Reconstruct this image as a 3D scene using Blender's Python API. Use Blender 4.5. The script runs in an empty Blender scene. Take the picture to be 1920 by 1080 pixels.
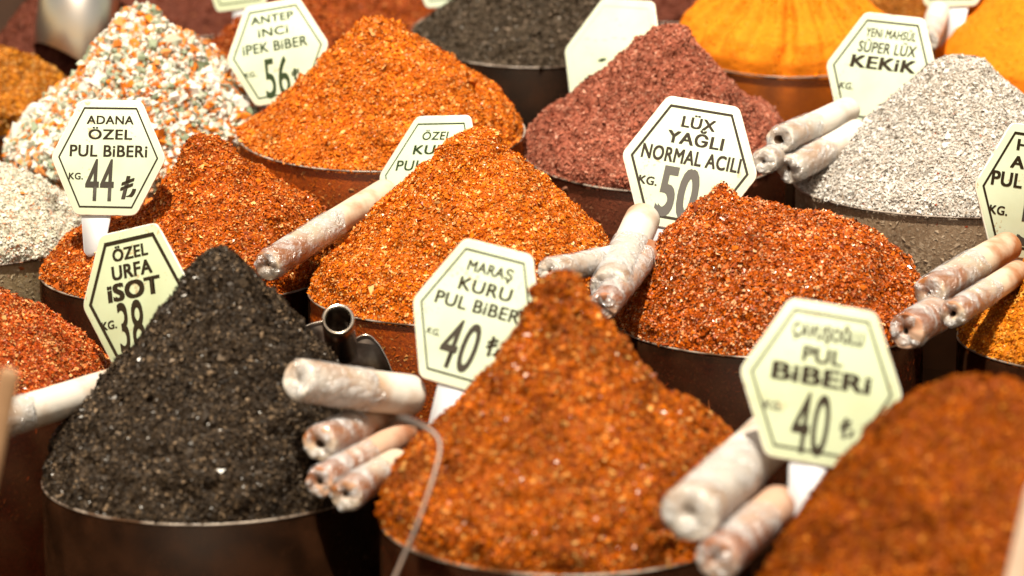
import bpy, math, random
import numpy as np
from mathutils import Vector, Matrix

rng = np.random.default_rng(7)
random.seed(7)
C = bpy.context.scene.collection
SC = bpy.context.scene

# ------------------------------------------------------------------ camera, light, exposure
PITCH = math.radians(13.0)
FPX = 5000.0
CAM = np.array([0.0, 0.0, 1.6])
FW = np.array([0, math.cos(PITCH), -math.sin(PITCH)])
UP = np.array([0, math.sin(PITCH), math.cos(PITCH)])
RT = np.array([1.0, 0, 0])
cd = bpy.data.cameras.new('camera')
cam = bpy.data.objects.new('camera', cd); C.objects.link(cam)
cam.location = CAM
cam.rotation_euler = (math.pi / 2 - PITCH, 0, 0)
cd.sensor_width = 36.0
cd.lens = FPX / 1920 * 36
cd.clip_start = 0.05; cd.clip_end = 200
cd.dof.use_dof = True
cd.dof.focus_distance = 3.17
cd.dof.aperture_fstop = 3.5
SC.camera = cam

SUN_DIR = np.array([-0.08, -0.38, 0.92]); SUN_DIR /= np.linalg.norm(SUN_DIR)
sd = bpy.data.lights.new('sun', 'SUN'); sun = bpy.data.objects.new('sun', sd); C.objects.link(sun)
sd.energy = 3.9; sd.angle = math.radians(1.0); sd.color = (1.0, 0.90, 0.72)
sun.location = (0, 0, 6)
sun.rotation_euler = Vector(-SUN_DIR).to_track_quat('-Z', 'Y').to_euler()
w = bpy.data.worlds.new('World'); SC.world = w; w.use_nodes = True
wn = w.node_tree.nodes; wl = w.node_tree.links
sky = wn.new('ShaderNodeTexSky'); sky.sky_type = 'NISHITA'; sky.sun_disc = False
sky.sun_elevation = math.asin(SUN_DIR[2]); sky.sun_rotation = math.atan2(SUN_DIR[0], SUN_DIR[1])
wb = wn.new('ShaderNodeMix'); wb.data_type = 'RGBA'; wb.blend_type = 'MULTIPLY'      # the photograph's warm white balance
wb.inputs['Factor'].default_value = 1.0; wb.inputs['B'].default_value = (1.0, 0.64, 0.34, 1)
wl.new(sky.outputs[0], wb.inputs['A']); wl.new(wb.outputs['Result'], wn['Background'].inputs[0])
wn['Background'].inputs[1].default_value = 0.15
SC.view_settings.view_transform = 'Standard'
SC.view_settings.look = 'None'
SC.view_settings.exposure = 1.0
SC.view_settings.gamma = 1.0
SC.render.engine = 'CYCLES'
SC.cycles.use_denoising = True
SC.cycles.max_bounces = 8
SC.cycles.transparent_max_bounces = 16
SC.cycles.sample_clamp_indirect = 4.0
SC.cycles.caustics_reflective = False
SC.cycles.caustics_refractive = False

def at(px, py, d):
    """a point seen at pixel (px, py) of the 1920 x 1080 photograph, d metres along the view axis"""
    return CAM + d * (FW + RT * ((px - 960) / FPX) - UP * ((py - 540) / FPX))

def proj(p):
    q = np.asarray(p) - CAM
    d = q @ FW
    return 960 + FPX * (q @ RT) / d, 540 - FPX * (q @ UP) / d

# ------------------------------------------------------------------ helpers
def tag(o, label=None, cat=None, group=None, kind=None):
    if label: o['label'] = label
    if cat: o['category'] = cat
    if group: o['group'] = group
    if kind: o['kind'] = kind
    return o

def empty(name, loc, label, cat, group=None):
    o = bpy.data.objects.new(name, None); C.objects.link(o)
    o.location = Vector(loc); o.empty_display_size = 0.02
    return tag(o, label, cat, group)

def mesh_np(name, verts, faces_list, mats, parent=None, mat_idx=None, smooth=None, sub=None):
    """faces_list: list of (n,k) int arrays; one object from numpy arrays"""
    me = bpy.data.meshes.new(name)
    verts = np.asarray(verts, dtype=np.float32)
    off = np.zeros(3)
    if parent is not None:
        off = np.array(parent.location)
    v = verts - off.astype(np.float32)
    tot = [(len(f), f.shape[1]) for f in faces_list]
    nl = sum(a * b for a, b in tot); nf = sum(a for a, b in tot)
    me.vertices.add(len(v)); me.loops.add(nl); me.polygons.add(nf)
    me.vertices.foreach_set('co', v.ravel())
    me.loops.foreach_set('vertex_index', np.concatenate([f.ravel() for f in faces_list]).astype(np.int32))
    sizes = np.concatenate([np.full(a, b) for a, b in tot]).astype(np.int32)
    starts = np.concatenate([[0], np.cumsum(sizes)[:-1]]).astype(np.int32)
    me.polygons.foreach_set('loop_start', starts)
    try: me.polygons.foreach_set('loop_total', sizes)
    except Exception: pass
    for m in mats: me.materials.append(m)
    if mat_idx is not None:
        me.polygons.foreach_set('material_index', np.concatenate([np.full(len(f), i) for f, i in zip(faces_list, mat_idx)]).astype(np.int32))
    if smooth is not None:
        me.polygons.foreach_set('use_smooth', np.concatenate([np.full(len(f), s) for f, s in zip(faces_list, smooth)]).astype(bool))
    me.update(calc_edges=True); me.validate()
    o = bpy.data.objects.new(name, me); C.objects.link(o)
    if parent is not None: o.parent = sub or parent
    return o

def ring_faces(n, m, base=0, close=True):
    """faces of a grid of n rings with m points round each"""
    i = np.arange(n - 1)[:, None]; j = np.arange(m if close else m - 1)[None, :]
    j2 = (j + 1) % m
    a = base + i * m + j; b = base + i * m + j2; c = base + (i + 1) * m + j2; d = base + (i + 1) * m + j
    return np.stack([a, b, c, d], -1).reshape(-1, 4)

def lathe(profile, m, frame_o, ax, e1, e2, fn=None):
    """rings about axis ax: profile rows (along, radius)"""
    th = np.linspace(0, 2 * math.pi, m, endpoint=False)
    V = []
    for k, (t, r) in enumerate(profile):
        rr = np.full(m, r); tt = np.full(m, t)
        if fn is not None: rr, tt = fn(k, th, rr, tt)
        V.append(frame_o + ax * tt[:, None] + e1 * (rr * np.cos(th))[:, None] + e2 * (rr * np.sin(th))[:, None])
    return np.concatenate(V)

def tube_path(pts, rad, m=12):
    pts = np.asarray(pts, float)
    n = len(pts); rad = np.broadcast_to(rad, (n,))
    tg = np.gradient(pts, axis=0); tg /= np.linalg.norm(tg, axis=1)[:, None]
    a = np.array([0, 0, 1.0]) if abs(tg[0][2]) < .9 else np.array([1.0, 0, 0])
    e1 = np.cross(tg[0], a); e1 /= np.linalg.norm(e1)
    V = []; th = np.linspace(0, 2 * math.pi, m, endpoint=False)
    for k in range(n):
        e1 = e1 - tg[k] * (e1 @ tg[k]); e1 /= np.linalg.norm(e1); e2 = np.cross(tg[k], e1)
        V.append(pts[k] + rad[k] * (np.cos(th)[:, None] * e1 + np.sin(th)[:, None] * e2))
    V = np.concatenate(V)
    caps = [np.arange(m)[::-1][None, :], (np.arange(m) + (n - 1) * m)[None, :]]
    return V, ring_faces(n, m), caps

def smooth_path(pts, n=40):
    pts = np.asarray(pts, float)
    s = np.concatenate([[0], np.cumsum(np.linalg.norm(np.diff(pts, axis=0), axis=1))])
    P = np.stack([np.interp(np.linspace(0, s[-1], n), s, pts[:, k]) for k in range(3)], -1)
    for _ in range(2):
        P[1:-1] = .25 * P[:-2] + .5 * P[1:-1] + .25 * P[2:]
    return P

_H = np.random.default_rng(3).random(4096)
def vnoise(p, scale, seed=0):
    """smooth value noise in [-1, 1] at points p"""
    q = np.asarray(p) / scale + seed * 17.31
    i = np.floor(q).astype(np.int64); f = q - i; f = f * f * (3 - 2 * f)
    def h(dx, dy, dz):
        return _H[((i[:, 0] + dx) * 73856093 ^ (i[:, 1] + dy) * 19349663 ^ (i[:, 2] + dz) * 83492791) & 4095]
    x = f[:, 0]; y = f[:, 1]; z = f[:, 2]
    a = (h(0,0,0)*(1-x)+h(1,0,0)*x)*(1-y) + (h(0,1,0)*(1-x)+h(1,1,0)*x)*y
    b = (h(0,0,1)*(1-x)+h(1,0,1)*x)*(1-y) + (h(0,1,1)*(1-x)+h(1,1,1)*x)*y
    return (a * (1 - z) + b * z) * 2 - 1

# ------------------------------------------------------------------ materials
def new_mat(name):
    m = bpy.data.materials.new(name); m.use_nodes = True
    nt = m.node_tree
    return m, nt.nodes, nt.links, nt.nodes['Principled BSDF']

def ramp(N, stops, interp='LINEAR'):
    r = N.new('ShaderNodeValToRGB'); r.color_ramp.interpolation = interp
    el = r.color_ramp.elements
    while len(el) > 1: el.remove(el[-1])
    el[0].position = stops[0][0]; el[0].color = (*stops[0][1], 1)
    for p, c in stops[1:]:
        e = el.new(p); e.color = (*c, 1)
    return r

def spice_flake_mat(name, stops, rough=.4, spec=.5, patch=.35):
    m, N, L, B = new_mat(name + '_flakes')
    g = N.new('ShaderNodeNewGeometry')
    r = ramp(N, stops)
    L.new(g.outputs['Random Per Island'], r.inputs[0])
    tc = N.new('ShaderNodeTexCoord'); nz = N.new('ShaderNodeTexNoise')
    nz.inputs['Scale'].default_value = 22; nz.inputs['Detail'].default_value = 3
    L.new(tc.outputs['Object'], nz.inputs['Vector'])
    mr = N.new('ShaderNodeMapRange'); mr.inputs[1].default_value = .3; mr.inputs[2].default_value = .7
    mr.inputs[3].default_value = 1 - patch; mr.inputs[4].default_value = 1 + patch * .5
    L.new(nz.outputs[0], mr.inputs[0])
    mx = N.new('ShaderNodeVectorMath'); mx.operation = 'SCALE'
    L.new(r.outputs[0], mx.inputs[0]); L.new(mr.outputs[0], mx.inputs['Scale'])
    L.new(mx.outputs[0], B.inputs['Base Color'])
    wn_ = N.new('ShaderNodeTexWhiteNoise'); wn_.noise_dimensions = '1D'
    L.new(g.outputs['Random Per Island'], wn_.inputs['W'])
    gm = N.new('ShaderNodeMath'); gm.operation = 'GREATER_THAN'; gm.inputs[1].default_value = .86
    L.new(wn_.outputs[0], gm.inputs[0])
    sm_ = N.new('ShaderNodeMapRange'); sm_.inputs[3].default_value = spec * .35; sm_.inputs[4].default_value = min(1, spec * 1.5)
    L.new(gm.outputs[0], sm_.inputs[0]); L.new(sm_.outputs[0], B.inputs['Specular IOR Level'])
    rm_ = N.new('ShaderNodeMapRange'); rm_.inputs[3].default_value = min(1, rough * 1.7); rm_.inputs[4].default_value = rough
    L.new(gm.outputs[0], rm_.inputs[0]); L.new(rm_.outputs[0], B.inputs['Roughness'])
    return m

def spice_base_mat(name, c1, c2, scale=260, bump=.5, rough=.85):
    m, N, L, B = new_mat(name + '_bed')
    tc = N.new('ShaderNodeTexCoord'); nz = N.new('ShaderNodeTexNoise')
    nz.inputs['Scale'].default_value = scale; nz.inputs['Detail'].default_value = 5; nz.inputs['Roughness'].default_value = .65
    L.new(tc.outputs['Object'], nz.inputs['Vector'])
    r = ramp(N, [(.32, c1), (.68, c2)]); L.new(nz.outputs[0], r.inputs[0])
    L.new(r.outputs[0], B.inputs['Base Color'])
    bp = N.new('ShaderNodeBump'); bp.inputs['Strength'].default_value = bump; bp.inputs['Distance'].default_value = .003
    L.new(nz.outputs[0], bp.inputs['Height']); L.new(bp.outputs[0], B.inputs['Normal'])
    B.inputs['Roughness'].default_value = rough; B.inputs['Specular IOR Level'].default_value = .25
    return m

def acrylic_mat(name, tint, dust):
    m, N, L, B = new_mat(name)
    out = N['Material Output']
    tr = N.new('ShaderNodeBsdfTransparent'); tr.inputs[0].default_value = (*tint, 1)
    gl = N.new('ShaderNodeBsdfGlossy'); gl.inputs['Roughness'].default_value = .5; gl.inputs[0].default_value = (.8, .74, .66, 1)
    mx = N.new('ShaderNodeMixShader'); mx.inputs[0].default_value = .003
    L.new(tr.outputs[0], mx.inputs[1]); L.new(gl.outputs[0], mx.inputs[2])
    tc = N.new('ShaderNodeTexCoord')
    nz = N.new('ShaderNodeTexNoise'); nz.inputs['Scale'].default_value = 26; nz.inputs['Detail'].default_value = 6
    L.new(tc.outputs['Object'], nz.inputs['Vector'])
    df = N.new('ShaderNodeBsdfDiffuse'); df.inputs[0].default_value = (.055, .021, .009, 1)
    m2 = N.new('ShaderNodeMixShader')
    mr = N.new('ShaderNodeMapRange'); mr.inputs[1].default_value = .38; mr.inputs[2].default_value = .72
    mr.inputs[3].default_value = dust * .3; mr.inputs[4].default_value = dust
    L.new(nz.outputs[0], mr.inputs[0]); L.new(mr.outputs[0], m2.inputs[0])
    L.new(mx.outputs[0], m2.inputs[1]); L.new(df.outputs[0], m2.inputs[2])
    L.new(m2.outputs[0], out.inputs[0])
    return m

def simple_mat(name, col, rough=.5, metal=0, spec=.5, noise=None, bump=None):
    m, N, L, B = new_mat(name)
    B.inputs['Base Color'].default_value = (*col, 1); B.inputs['Roughness'].default_value = rough
    B.inputs['Metallic'].default_value = metal; B.inputs['Specular IOR Level'].default_value = spec
    tc = N.new('ShaderNodeTexCoord')
    if noise:
        col2, scale, lo, hi = noise
        nz = N.new('ShaderNodeTexNoise'); nz.inputs['Scale'].default_value = scale; nz.inputs['Detail'].default_value = 5
        L.new(tc.outputs['Object'], nz.inputs['Vector'])
        r = ramp(N, [(lo, col2), (hi, col)]); L.new(nz.outputs[0], r.inputs[0]); L.new(r.outputs[0], B.inputs['Base Color'])
    if bump:
        nb = N.new('ShaderNodeTexNoise'); nb.inputs['Scale'].default_value = bump[0]; nb.inputs['Detail'].default_value = 4
        L.new(tc.outputs['Object'], nb.inputs['Vector'])
        b = N.new('ShaderNodeBump'); b.inputs['Strength'].default_value = bump[1]; b.inputs['Distance'].default_value = bump[2]
        L.new(nb.outputs[0], b.inputs['Height']); L.new(b.outputs[0], B.inputs['Normal'])
    return m

ACRYLIC = acrylic_mat('clear_acrylic', (.89, .84, .78), .14)
SHADE_TINTED = acrylic_mat('dusty_shade_tinted_acrylic', (.52, .41, .32), .30)  # shade on the tub walls put into a darker tint, with heavier dust
RIM = simple_mat('acrylic_edge', (.44, .38, .33), .3, 0, .6, noise=((.07, .032, .014), 28, .35, .65))
STEEL = simple_mat('steel', (.62, .60, .57), .22, 1, noise=((.35, .28, .2), 30, .35, .6))
SHADOWSTEEL = simple_mat('shadow_dark_steel', (.16, .13, .11), .38, 1, noise=((.04, .025, .018), 40, .3, .65))  # shadow on the near scoop's bowl put into a dark steel colour
SILVER = simple_mat('brushed_scoop_metal', (.56, .54, .52), .34, 1, noise=((.62, .52, .42), 12, .35, .6))
HOOKMETAL = simple_mat('dull_wire', (.20, .17, .16), .5, 1, noise=((.30, .22, .18), 30, .35, .6))
STALL = simple_mat('stall_board', (.045, .020, .010), .8, 0, .2, noise=((.026, .012, .006), 14, .3, .7))
GROUND = simple_mat('dark_floor', (.05, .035, .025), .9, noise=((.03, .02, .015), 6, .3, .7))
BOARD = simple_mat('sign_card', (.48, .56, .39), .4, 0, .3, noise=((.44, .50, .33), 14, .30, .5))
BOARDWHITE = simple_mat('sign_card_pale', (.56, .66, .52), .4, 0, .3, noise=((.51, .59, .44), 14, .30, .5))
EDGE = simple_mat('sign_edge', (.80, .78, .70), .45, noise=((.5, .4, .3), 120, .3, .5))
INK = simple_mat('brown_ink', (.020, .013, .005), .6, 0, .2)
INKGREEN = simple_mat('green_ink', (.014, .030, .006), .6, 0, .2)
INKFADE = simple_mat('worn_ink', (.042, .036, .028), .6, 0, .2)
INKGREY = simple_mat('faded_grey_ink', (.085, .08, .075), .6, 0, .2)
INKFAINT = simple_mat('nearly_gone_ink', (.52, .54, .46), .5)
for _m in (BOARD, BOARDWHITE):
    _N, _L = _m.node_tree.nodes, _m.node_tree.links
    _tc = _N.new('ShaderNodeTexCoord'); _nz = _N.new('ShaderNodeTexNoise'); _nz.inputs['Scale'].default_value = 230; _nz.inputs['Detail'].default_value = 2
    _L.new(_tc.outputs['Object'], _nz.inputs['Vector'])
    _n2 = _N.new('ShaderNodeTexNoise'); _n2.inputs['Scale'].default_value = 24; _L.new(_tc.outputs['Object'], _n2.inputs['Vector'])
    _ad = _N.new('ShaderNodeMath'); _ad.operation = 'ADD'; _L.new(_nz.outputs[0], _ad.inputs[0]); _L.new(_n2.outputs[0], _ad.inputs[1])
    _mr = _N.new('ShaderNodeMapRange'); _mr.inputs[1].default_value = 1.22; _mr.inputs[2].default_value = 1.32; _mr.inputs[4].default_value = .6
    _L.new(_ad.outputs[0], _mr.inputs[0])
    _mx = _N.new('ShaderNodeMix'); _mx.data_type = 'RGBA'; _mx.inputs['B'].default_value = (.35, .20, .08, 1)
    _b = _N['Principled BSDF']; _src = _b.inputs['Base Color'].links[0].from_socket
    _L.new(_src, _mx.inputs['A']); _L.new(_mr.outputs[0], _mx.inputs['Factor']); _L.new(_mx.outputs['Result'], _b.inputs['Base Color'])
STAKE = simple_mat('stake_plastic', (.66, .71, .80), .4, noise=((.60, .62, .66), 20, .3, .6))
ROLLS = [simple_mat('roll_white', (.62, .59, .55), .5, 0, .3, noise=((.42, .29, .20), 9, .38, .50), bump=(40, .4, .003)),
         simple_mat('roll_stained', (.56, .47, .37), .5, 0, .3, noise=((.30, .115, .04), 9, .44, .54), bump=(40, .4, .003)),
         simple_mat('roll_pink', (.50, .33, .24), .5, 0, .3, noise=((.28, .10, .04), 10, .44, .57), bump=(40, .4, .003))]
def film_mat():
    m, N, L, B = new_mat('clear_film')
    out = N['Material Output']
    N.remove(B)
    tc = N.new('ShaderNodeTexCoord')
    nb = N.new('ShaderNodeTexNoise'); nb.inputs['Scale'].default_value = 60; nb.inputs['Detail'].default_value = 4
    nb.inputs['Distortion'].default_value = 2.2
    L.new(tc.outputs['Object'], nb.inputs['Vector'])
    b = N.new('ShaderNodeBump'); b.inputs['Strength'].default_value = 1.0; b.inputs['Distance'].default_value = .009
    L.new(nb.outputs[0], b.inputs['Height'])
    gl = N.new('ShaderNodeBsdfGlossy'); gl.inputs['Roughness'].default_value = .20; gl.inputs[0].default_value = (.95, .95, 1, 1)
    L.new(b.outputs[0], gl.inputs['Normal'])
    tr = N.new('ShaderNodeBsdfTransparent'); tr.inputs[0].default_value = (.97, .96, .95, 1)
    m1 = N.new('ShaderNodeMixShader'); m1.inputs[0].default_value = .15
    L.new(tr.outputs[0], m1.inputs[1]); L.new(gl.outputs[0], m1.inputs[2])
    df = N.new('ShaderNodeBsdfDiffuse'); df.inputs[0].default_value = (.66, .67, .70, 1); L.new(b.outputs[0], df.inputs['Normal'])
    n2 = N.new('ShaderNodeTexNoise'); n2.inputs['Scale'].default_value = 34; n2.inputs['Detail'].default_value = 6; n2.inputs['Distortion'].default_value = 1.2
    L.new(tc.outputs['Object'], n2.inputs['Vector'])
    mr = N.new('ShaderNodeMapRange'); mr.inputs[1].default_value = .42; mr.inputs[2].default_value = .62
    mr.inputs[3].default_value = .03; mr.inputs[4].default_value = .50
    L.new(n2.outputs[0], mr.inputs[0])
    mx = N.new('ShaderNodeMixShader'); L.new(mr.outputs[0], mx.inputs[0])
    L.new(m1.outputs[0], mx.inputs[1]); L.new(df.outputs[0], mx.inputs[2]); L.new(mx.outputs[0], out.inputs[0])
    return m
FILM = film_mat()
HOLE = simple_mat('dark_roll_inside', (.10, .055, .03), .7)
WOOD = simple_mat('pale_wood', (.42, .26, .15), .6, noise=((.33, .19, .10), 30, .3, .7))
PINKWOOD = simple_mat('beige_wood', (.52, .40, .31), .6, noise=((.45, .33, .25), 30, .3, .7))

# ------------------------------------------------------------------ ground and stall
def z_board(y):
    return 1.6 - .838 + .27 * (y - 2.86) - .24
mesh_np('ground', np.array([[-20, -15, 0], [20, -15, 0], [20, 25, 0], [-20, 25, 0.]]), [np.array([[0, 1, 2, 3]])], [GROUND])
tag(bpy.data.objects['ground'], kind='structure')
ys = np.array([1.4, 5.6]); X = 2.2
V = []
for y in ys:
    for x in (-X, X):
        V.append([x, y, z_board(y)])
for y in ys:
    for x in (-X, X):
        V.append([x, y, z_board(y) - .05])
st = empty('spice_stall', (0, 3.5, 0), 'dark sloping stall board under all the spice tubs', 'stall')
F = np.array([[0, 1, 3, 2], [6, 7, 5, 4], [0, 4, 5, 1], [2, 3, 7, 6], [0, 2, 6, 4], [1, 5, 7, 3]])
mesh_np('board', V, [F], [STALL], st)
yb = 5.3
zb = z_board(yb)
Vb = np.array([[sx * X, yb + dy, z] for z in (zb + .0005, 2.4) for dy in (0, .04) for sx in (-1, 1)])
mesh_np('back_panel', Vb, [np.array([[0, 1, 5, 4], [3, 2, 6, 7], [1, 3, 7, 5], [2, 0, 4, 6], [4, 5, 7, 6], [0, 2, 3, 1]])], [STALL], st)

# ------------------------------------------------------------------ heaps of spice and their tubs
def heap(name, label, cx, cy, rx, d, yfront, slices, mats, nfl, size, lump=(.0060, .0042), shape='flake',
         tilt=None, ripple=0, tub_label=None, shade_tint=False, floor_h=-.19, spread=.9, group=None, seed=1):
    nfl = int(nfl * 1.3)
    r = rx * d / FPX
    c = at(cx, cy, d)
    local = PITCH + math.atan((cy - 540) / FPX)
    if tilt is None:
        tilt = math.asin(min(.6, (yfront - cy) / rx)) - local
        tilt = max(math.radians(-1.5), min(math.radians(9), tilt))
    else:
        tilt = math.radians(tilt)
    ax = np.array([0, -math.sin(tilt), math.cos(tilt)])         # the tub leans towards the buyer
    ex = np.array([1.0, 0, 0]); ey = np.cross(ax, ex)
    cosv = math.cos(local + tilt)
    s = np.array(slices, float)
    hs = (cy - s[:, 0]) * (1 - 13 / (cy - s[0, 0])) * d / (FPX * cosv)
    L_ = (s[:, 1] - cx) * d / FPX; R_ = (s[:, 2] - cx) * d / FPX
    L_[-1] = -r * .985; R_[-1] = r * .985
    a = (R_ - L_) / 2; b = (R_ + L_) / 2
    # resample by arc length
    arc = np.concatenate([[0], np.cumsum(np.hypot(np.diff(hs), np.diff(a)))])
    n = 110; m = 200
    t = np.linspace(0, arc[-1], n)
    H = np.interp(t, arc, hs); A = np.interp(t, arc, a); Bc = np.interp(t, arc, b)
    k = np.array([1, 2, 3, 2, 1.]); k /= k.sum()
    def sm(x):
        e = np.concatenate([[x[0]] * 2, x, [x[-1]] * 2]); return np.convolve(e, k, 'valid')
    for _ in range(1):
        H = sm(H); A = sm(A); Bc = sm(Bc)
    A[0] = max(A[0] * .3, .0005)
    th = np.linspace(0, 2 * math.pi, m, endpoint=False)
    TH, Ai = np.meshgrid(th, A); _, Hi = np.meshgrid(th, H); _, Bi = np.meshgrid(th, Bc)
    rad = Ai
    if ripple:
        env = np.clip(Ai / r, 0, 1) * (1 - np.clip(Ai / r, 0, 1) ** 6)
        rad = Ai * (1 + ripple * env * (np.sin(TH * 17 + 1.0) + .6 * np.sin(TH * 29 + 2.2) * np.sin(TH * 3)))
    P = c + (ex * 1.0) * (Bi + rad * np.cos(TH))[..., None] + ey * (rad * np.sin(TH))[..., None] + ax * Hi[..., None]
    def normals(P):
        du = np.roll(P, -1, 1) - np.roll(P, 1, 1)
        dv = np.gradient(P, axis=0)
        N = np.cross(du, dv); N = -N
        N /= np.linalg.norm(N, axis=-1)[..., None] + 1e-12
        if (N[n // 2].mean(0) @ ax) < 0: N = -N
        return N
    Nn = normals(P)
    Nn[0] = ax
    pf = P.reshape(-1, 3)
    disp = lump[0] * vnoise(pf, .05, seed) + lump[0] * .7 * vnoise(pf, .022, seed + 1) + lump[1] * vnoise(pf, .009, seed + 2)
    fade = np.clip((1 - np.linspace(0, 1, n)) / .06, .15, 1)[:, None]
    P = P + Nn * (disp.reshape(n, m) * fade)[..., None]
    Nn = normals(P); Nn[0] = ax
    # body of spice inside the tub
    body = []
    for hh, rr in ((-.004, r * .990), (-.05, r * .988), (floor_h * .6, r * .984), (floor_h, r * .98)):
        body.append(c + ex * (rr * np.cos(th))[:, None] + ey * (rr * np.sin(th))[:, None] + ax * hh)
    allv = [P.reshape(-1, 3)] + body
    base_v = np.concatenate(allv)
    bf = ring_faces(n + len(body), m)
    # flakes
    cen = .25 * (P[:-1] + P[1:] + np.roll(P, -1, 1)[:-1] + np.roll(P, -1, 1)[1:])
    area = np.linalg.norm(np.cross(P[1:] - P[:-1], (np.roll(P, -1, 1) - P)[:-1]), axis=-1)
    facing = np.where((Nn[:-1] @ -FW) > -.25, 1.0, .3)
    wgt = (area * facing).ravel(); wgt /= wgt.sum()
    verts = [base_v]; faces = [bf]; midx = [0]; smo = [True]
    if nfl:
        idx = rng.choice(len(wgt), nfl, p=wgt)
        i, j = np.divmod(idx, m); j2 = (j + 1) % m
        fu = rng.random(nfl)[:, None]; fv = rng.random(nfl)[:, None]
        p = (P[i, j] * (1 - fu) + P[i, j2] * fu) * (1 - fv) + (P[i + 1, j] * (1 - fu) + P[i + 1, j2] * fu) * fv
        nn = Nn[i, j]
        # flakes pressed against the wall
        nw = nfl // 7
        tw = rng.random(nw) * 2 * math.pi; tw = np.where(np.sin(tw) > 0, -tw, tw) if True else tw
        hw = -rng.random(nw) ** 1.3 * .12
        dirw = ex * np.cos(tw)[:, None] + ey * np.sin(tw)[:, None]
        if (dirw.mean(0) @ FW) > 0: dirw = dirw - 2 * ey * np.sin(tw)[:, None]
        pw = c + dirw * (r * .9885) + ax * hw[:, None]
        # crumbs lying on the rim
        nr = nfl // 26
        tr_ = -rng.random(nr) * math.pi
        tr_ = tr_ + .35 * np.sin(tr_ * 7 + seed)
        pr = c + (ex * np.cos(tr_)[:, None] + (ey if ey @ FW > 0 else -ey) * np.sin(tr_)[:, None]) * (r + rng.uniform(-.005, .0012, nr))[:, None] + ax * rng.uniform(.0008, .0030, nr)[:, None]
        p = np.concatenate([p, pw, pr]); nn = np.concatenate([nn, dirw, np.tile(ax, (nr, 1))])
        tot = nfl + nw + nr
        sprd = np.concatenate([np.full(nfl, spread), np.full(nw, .12), np.full(nr, spread)])[:, None]
        q = nn + rng.normal(size=(tot, 3)) * sprd * .6
        q /= np.linalg.norm(q, axis=1)[:, None]
        u = np.cross(q, rng.normal(size=(tot, 3))); u /= np.linalg.norm(u, axis=1)[:, None]
        v = np.cross(q, u)
        sz = size * np.clip(np.exp(rng.normal(-.28, .42, tot)), .3, 2.0)[:, None] * .5
        sz = np.where(rng.random(tot)[:, None] < .012, sz * 2.0, sz)
        asp = rng.uniform(.35, 1.0, tot)[:, None]
        lift = np.concatenate([rng.uniform(-.1, .55, nfl), np.zeros(nw), np.zeros(nr)])[:, None] * size
        p = p + nn * lift
        jit = lambda: rng.uniform(.7, 1.2, tot)[:, None]
        if shape == 'flake':
            bend = rng.uniform(-.45, .45, tot)[:, None] * sz
            fv_ = np.stack([p + u * sz * jit() + q * bend, p + v * sz * asp * jit(), p - u * sz * jit() + q * bend, p - v * sz * asp * jit()], 1)
            vb = len(base_v)
            verts.append(fv_.reshape(-1, 3))
            o4 = vb + np.arange(tot)[:, None] * 4
            faces.append(np.concatenate([o4 + np.array([0, 1, 2]), o4 + np.array([0, 2, 3])])); midx.append(1); smo.append(False)
        else:
            hgt = rng.uniform(.3, .7, tot)[:, None]
            cv = []
            for sq, sc_ in ((-1, 1.0), (1, .55)):
                for k4 in range(4):
                    an = k4 * math.pi / 2 + rng.uniform(-.5, .5, tot)[:, None]
                    cv.append(p + (u * np.cos(an) + v * asp * np.sin(an)) * sz * jit() * sc_ + q * sz * hgt * sq * jit())
            fv_ = np.stack(cv, 1)
            vb = len(base_v); verts.append(fv_.reshape(-1, 3))
            o8 = vb + np.arange(tot)[:, None] * 8
            fs = [o8 + np.array(f) for f in ([3, 2, 1, 0], [4, 5, 6, 7], [0, 1, 5, 4], [1, 2, 6, 5], [2, 3, 7, 6], [3, 0, 4, 7])]
            faces.append(np.concatenate(fs)); midx.append(1); smo.append(False)
    o = mesh_np(name, np.concatenate(verts), faces, mats, None, midx, smo)
    # origin at the base of the heap
    base = c + ax * floor_h
    o.data.transform(Matrix.Translation(Vector(-base))); o.location = Vector(base)
    tag(o, label, 'spice heap', group or 'heaps of spice on the stall')
    # tub
    tb = empty('spice_tub', c - ax * .2, tub_label or ('clear round tub holding the ' + label), 'tub', 'round tubs of spice')
    mm = 96; th = np.linspace(0, 2 * math.pi, mm, endpoint=False)
    rings = []
    def ring(rr, hh, cut=False):
        q = c + ex * (rr * np.cos(th))[:, None] + ey * (rr * np.sin(th))[:, None] + ax * hh
        if cut:
            q[:, 2] = z_board(q[:, 1]) + .001
        return q
    rings = [ring(r * .994, -.196), ring(r * .998, -.001), ring(r + .0014, -.001), ring(r + .001, -.196), ring(r + .001, 0, True)]
    fw_ = ring_faces(5, mm)
    mesh_np('tub_wall', np.concatenate(rings), [fw_], [SHADE_TINTED if shade_tint else ACRYLIC], tb, None, [True])
    prof = [(-.0008, r - .0004), (.0008, r - .0004), (.0013, r + .0002), (.0013, r + .0013), (.0008, r + .0019), (-.0008, r + .0019), (-.0008, r - .0004)]
    Vr = lathe(prof, mm, c, ax, ex, ey)
    mesh_np('tub_rim', Vr, [ring_faces(len(prof), mm)], [RIM], tb, None, [True])
    return o

def chili(name, dark, mid, bright, pale, base, rough=.36, spec=.5, p=(0, .3, .72, .93, 1), patch=.35):
    st = [(p[0], dark), (p[1], mid), (p[2], bright), (p[3], pale), (p[4], pale)]
    return [spice_base_mat(name, base, mid), spice_flake_mat(name, st, rough, spec, patch)]

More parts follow.
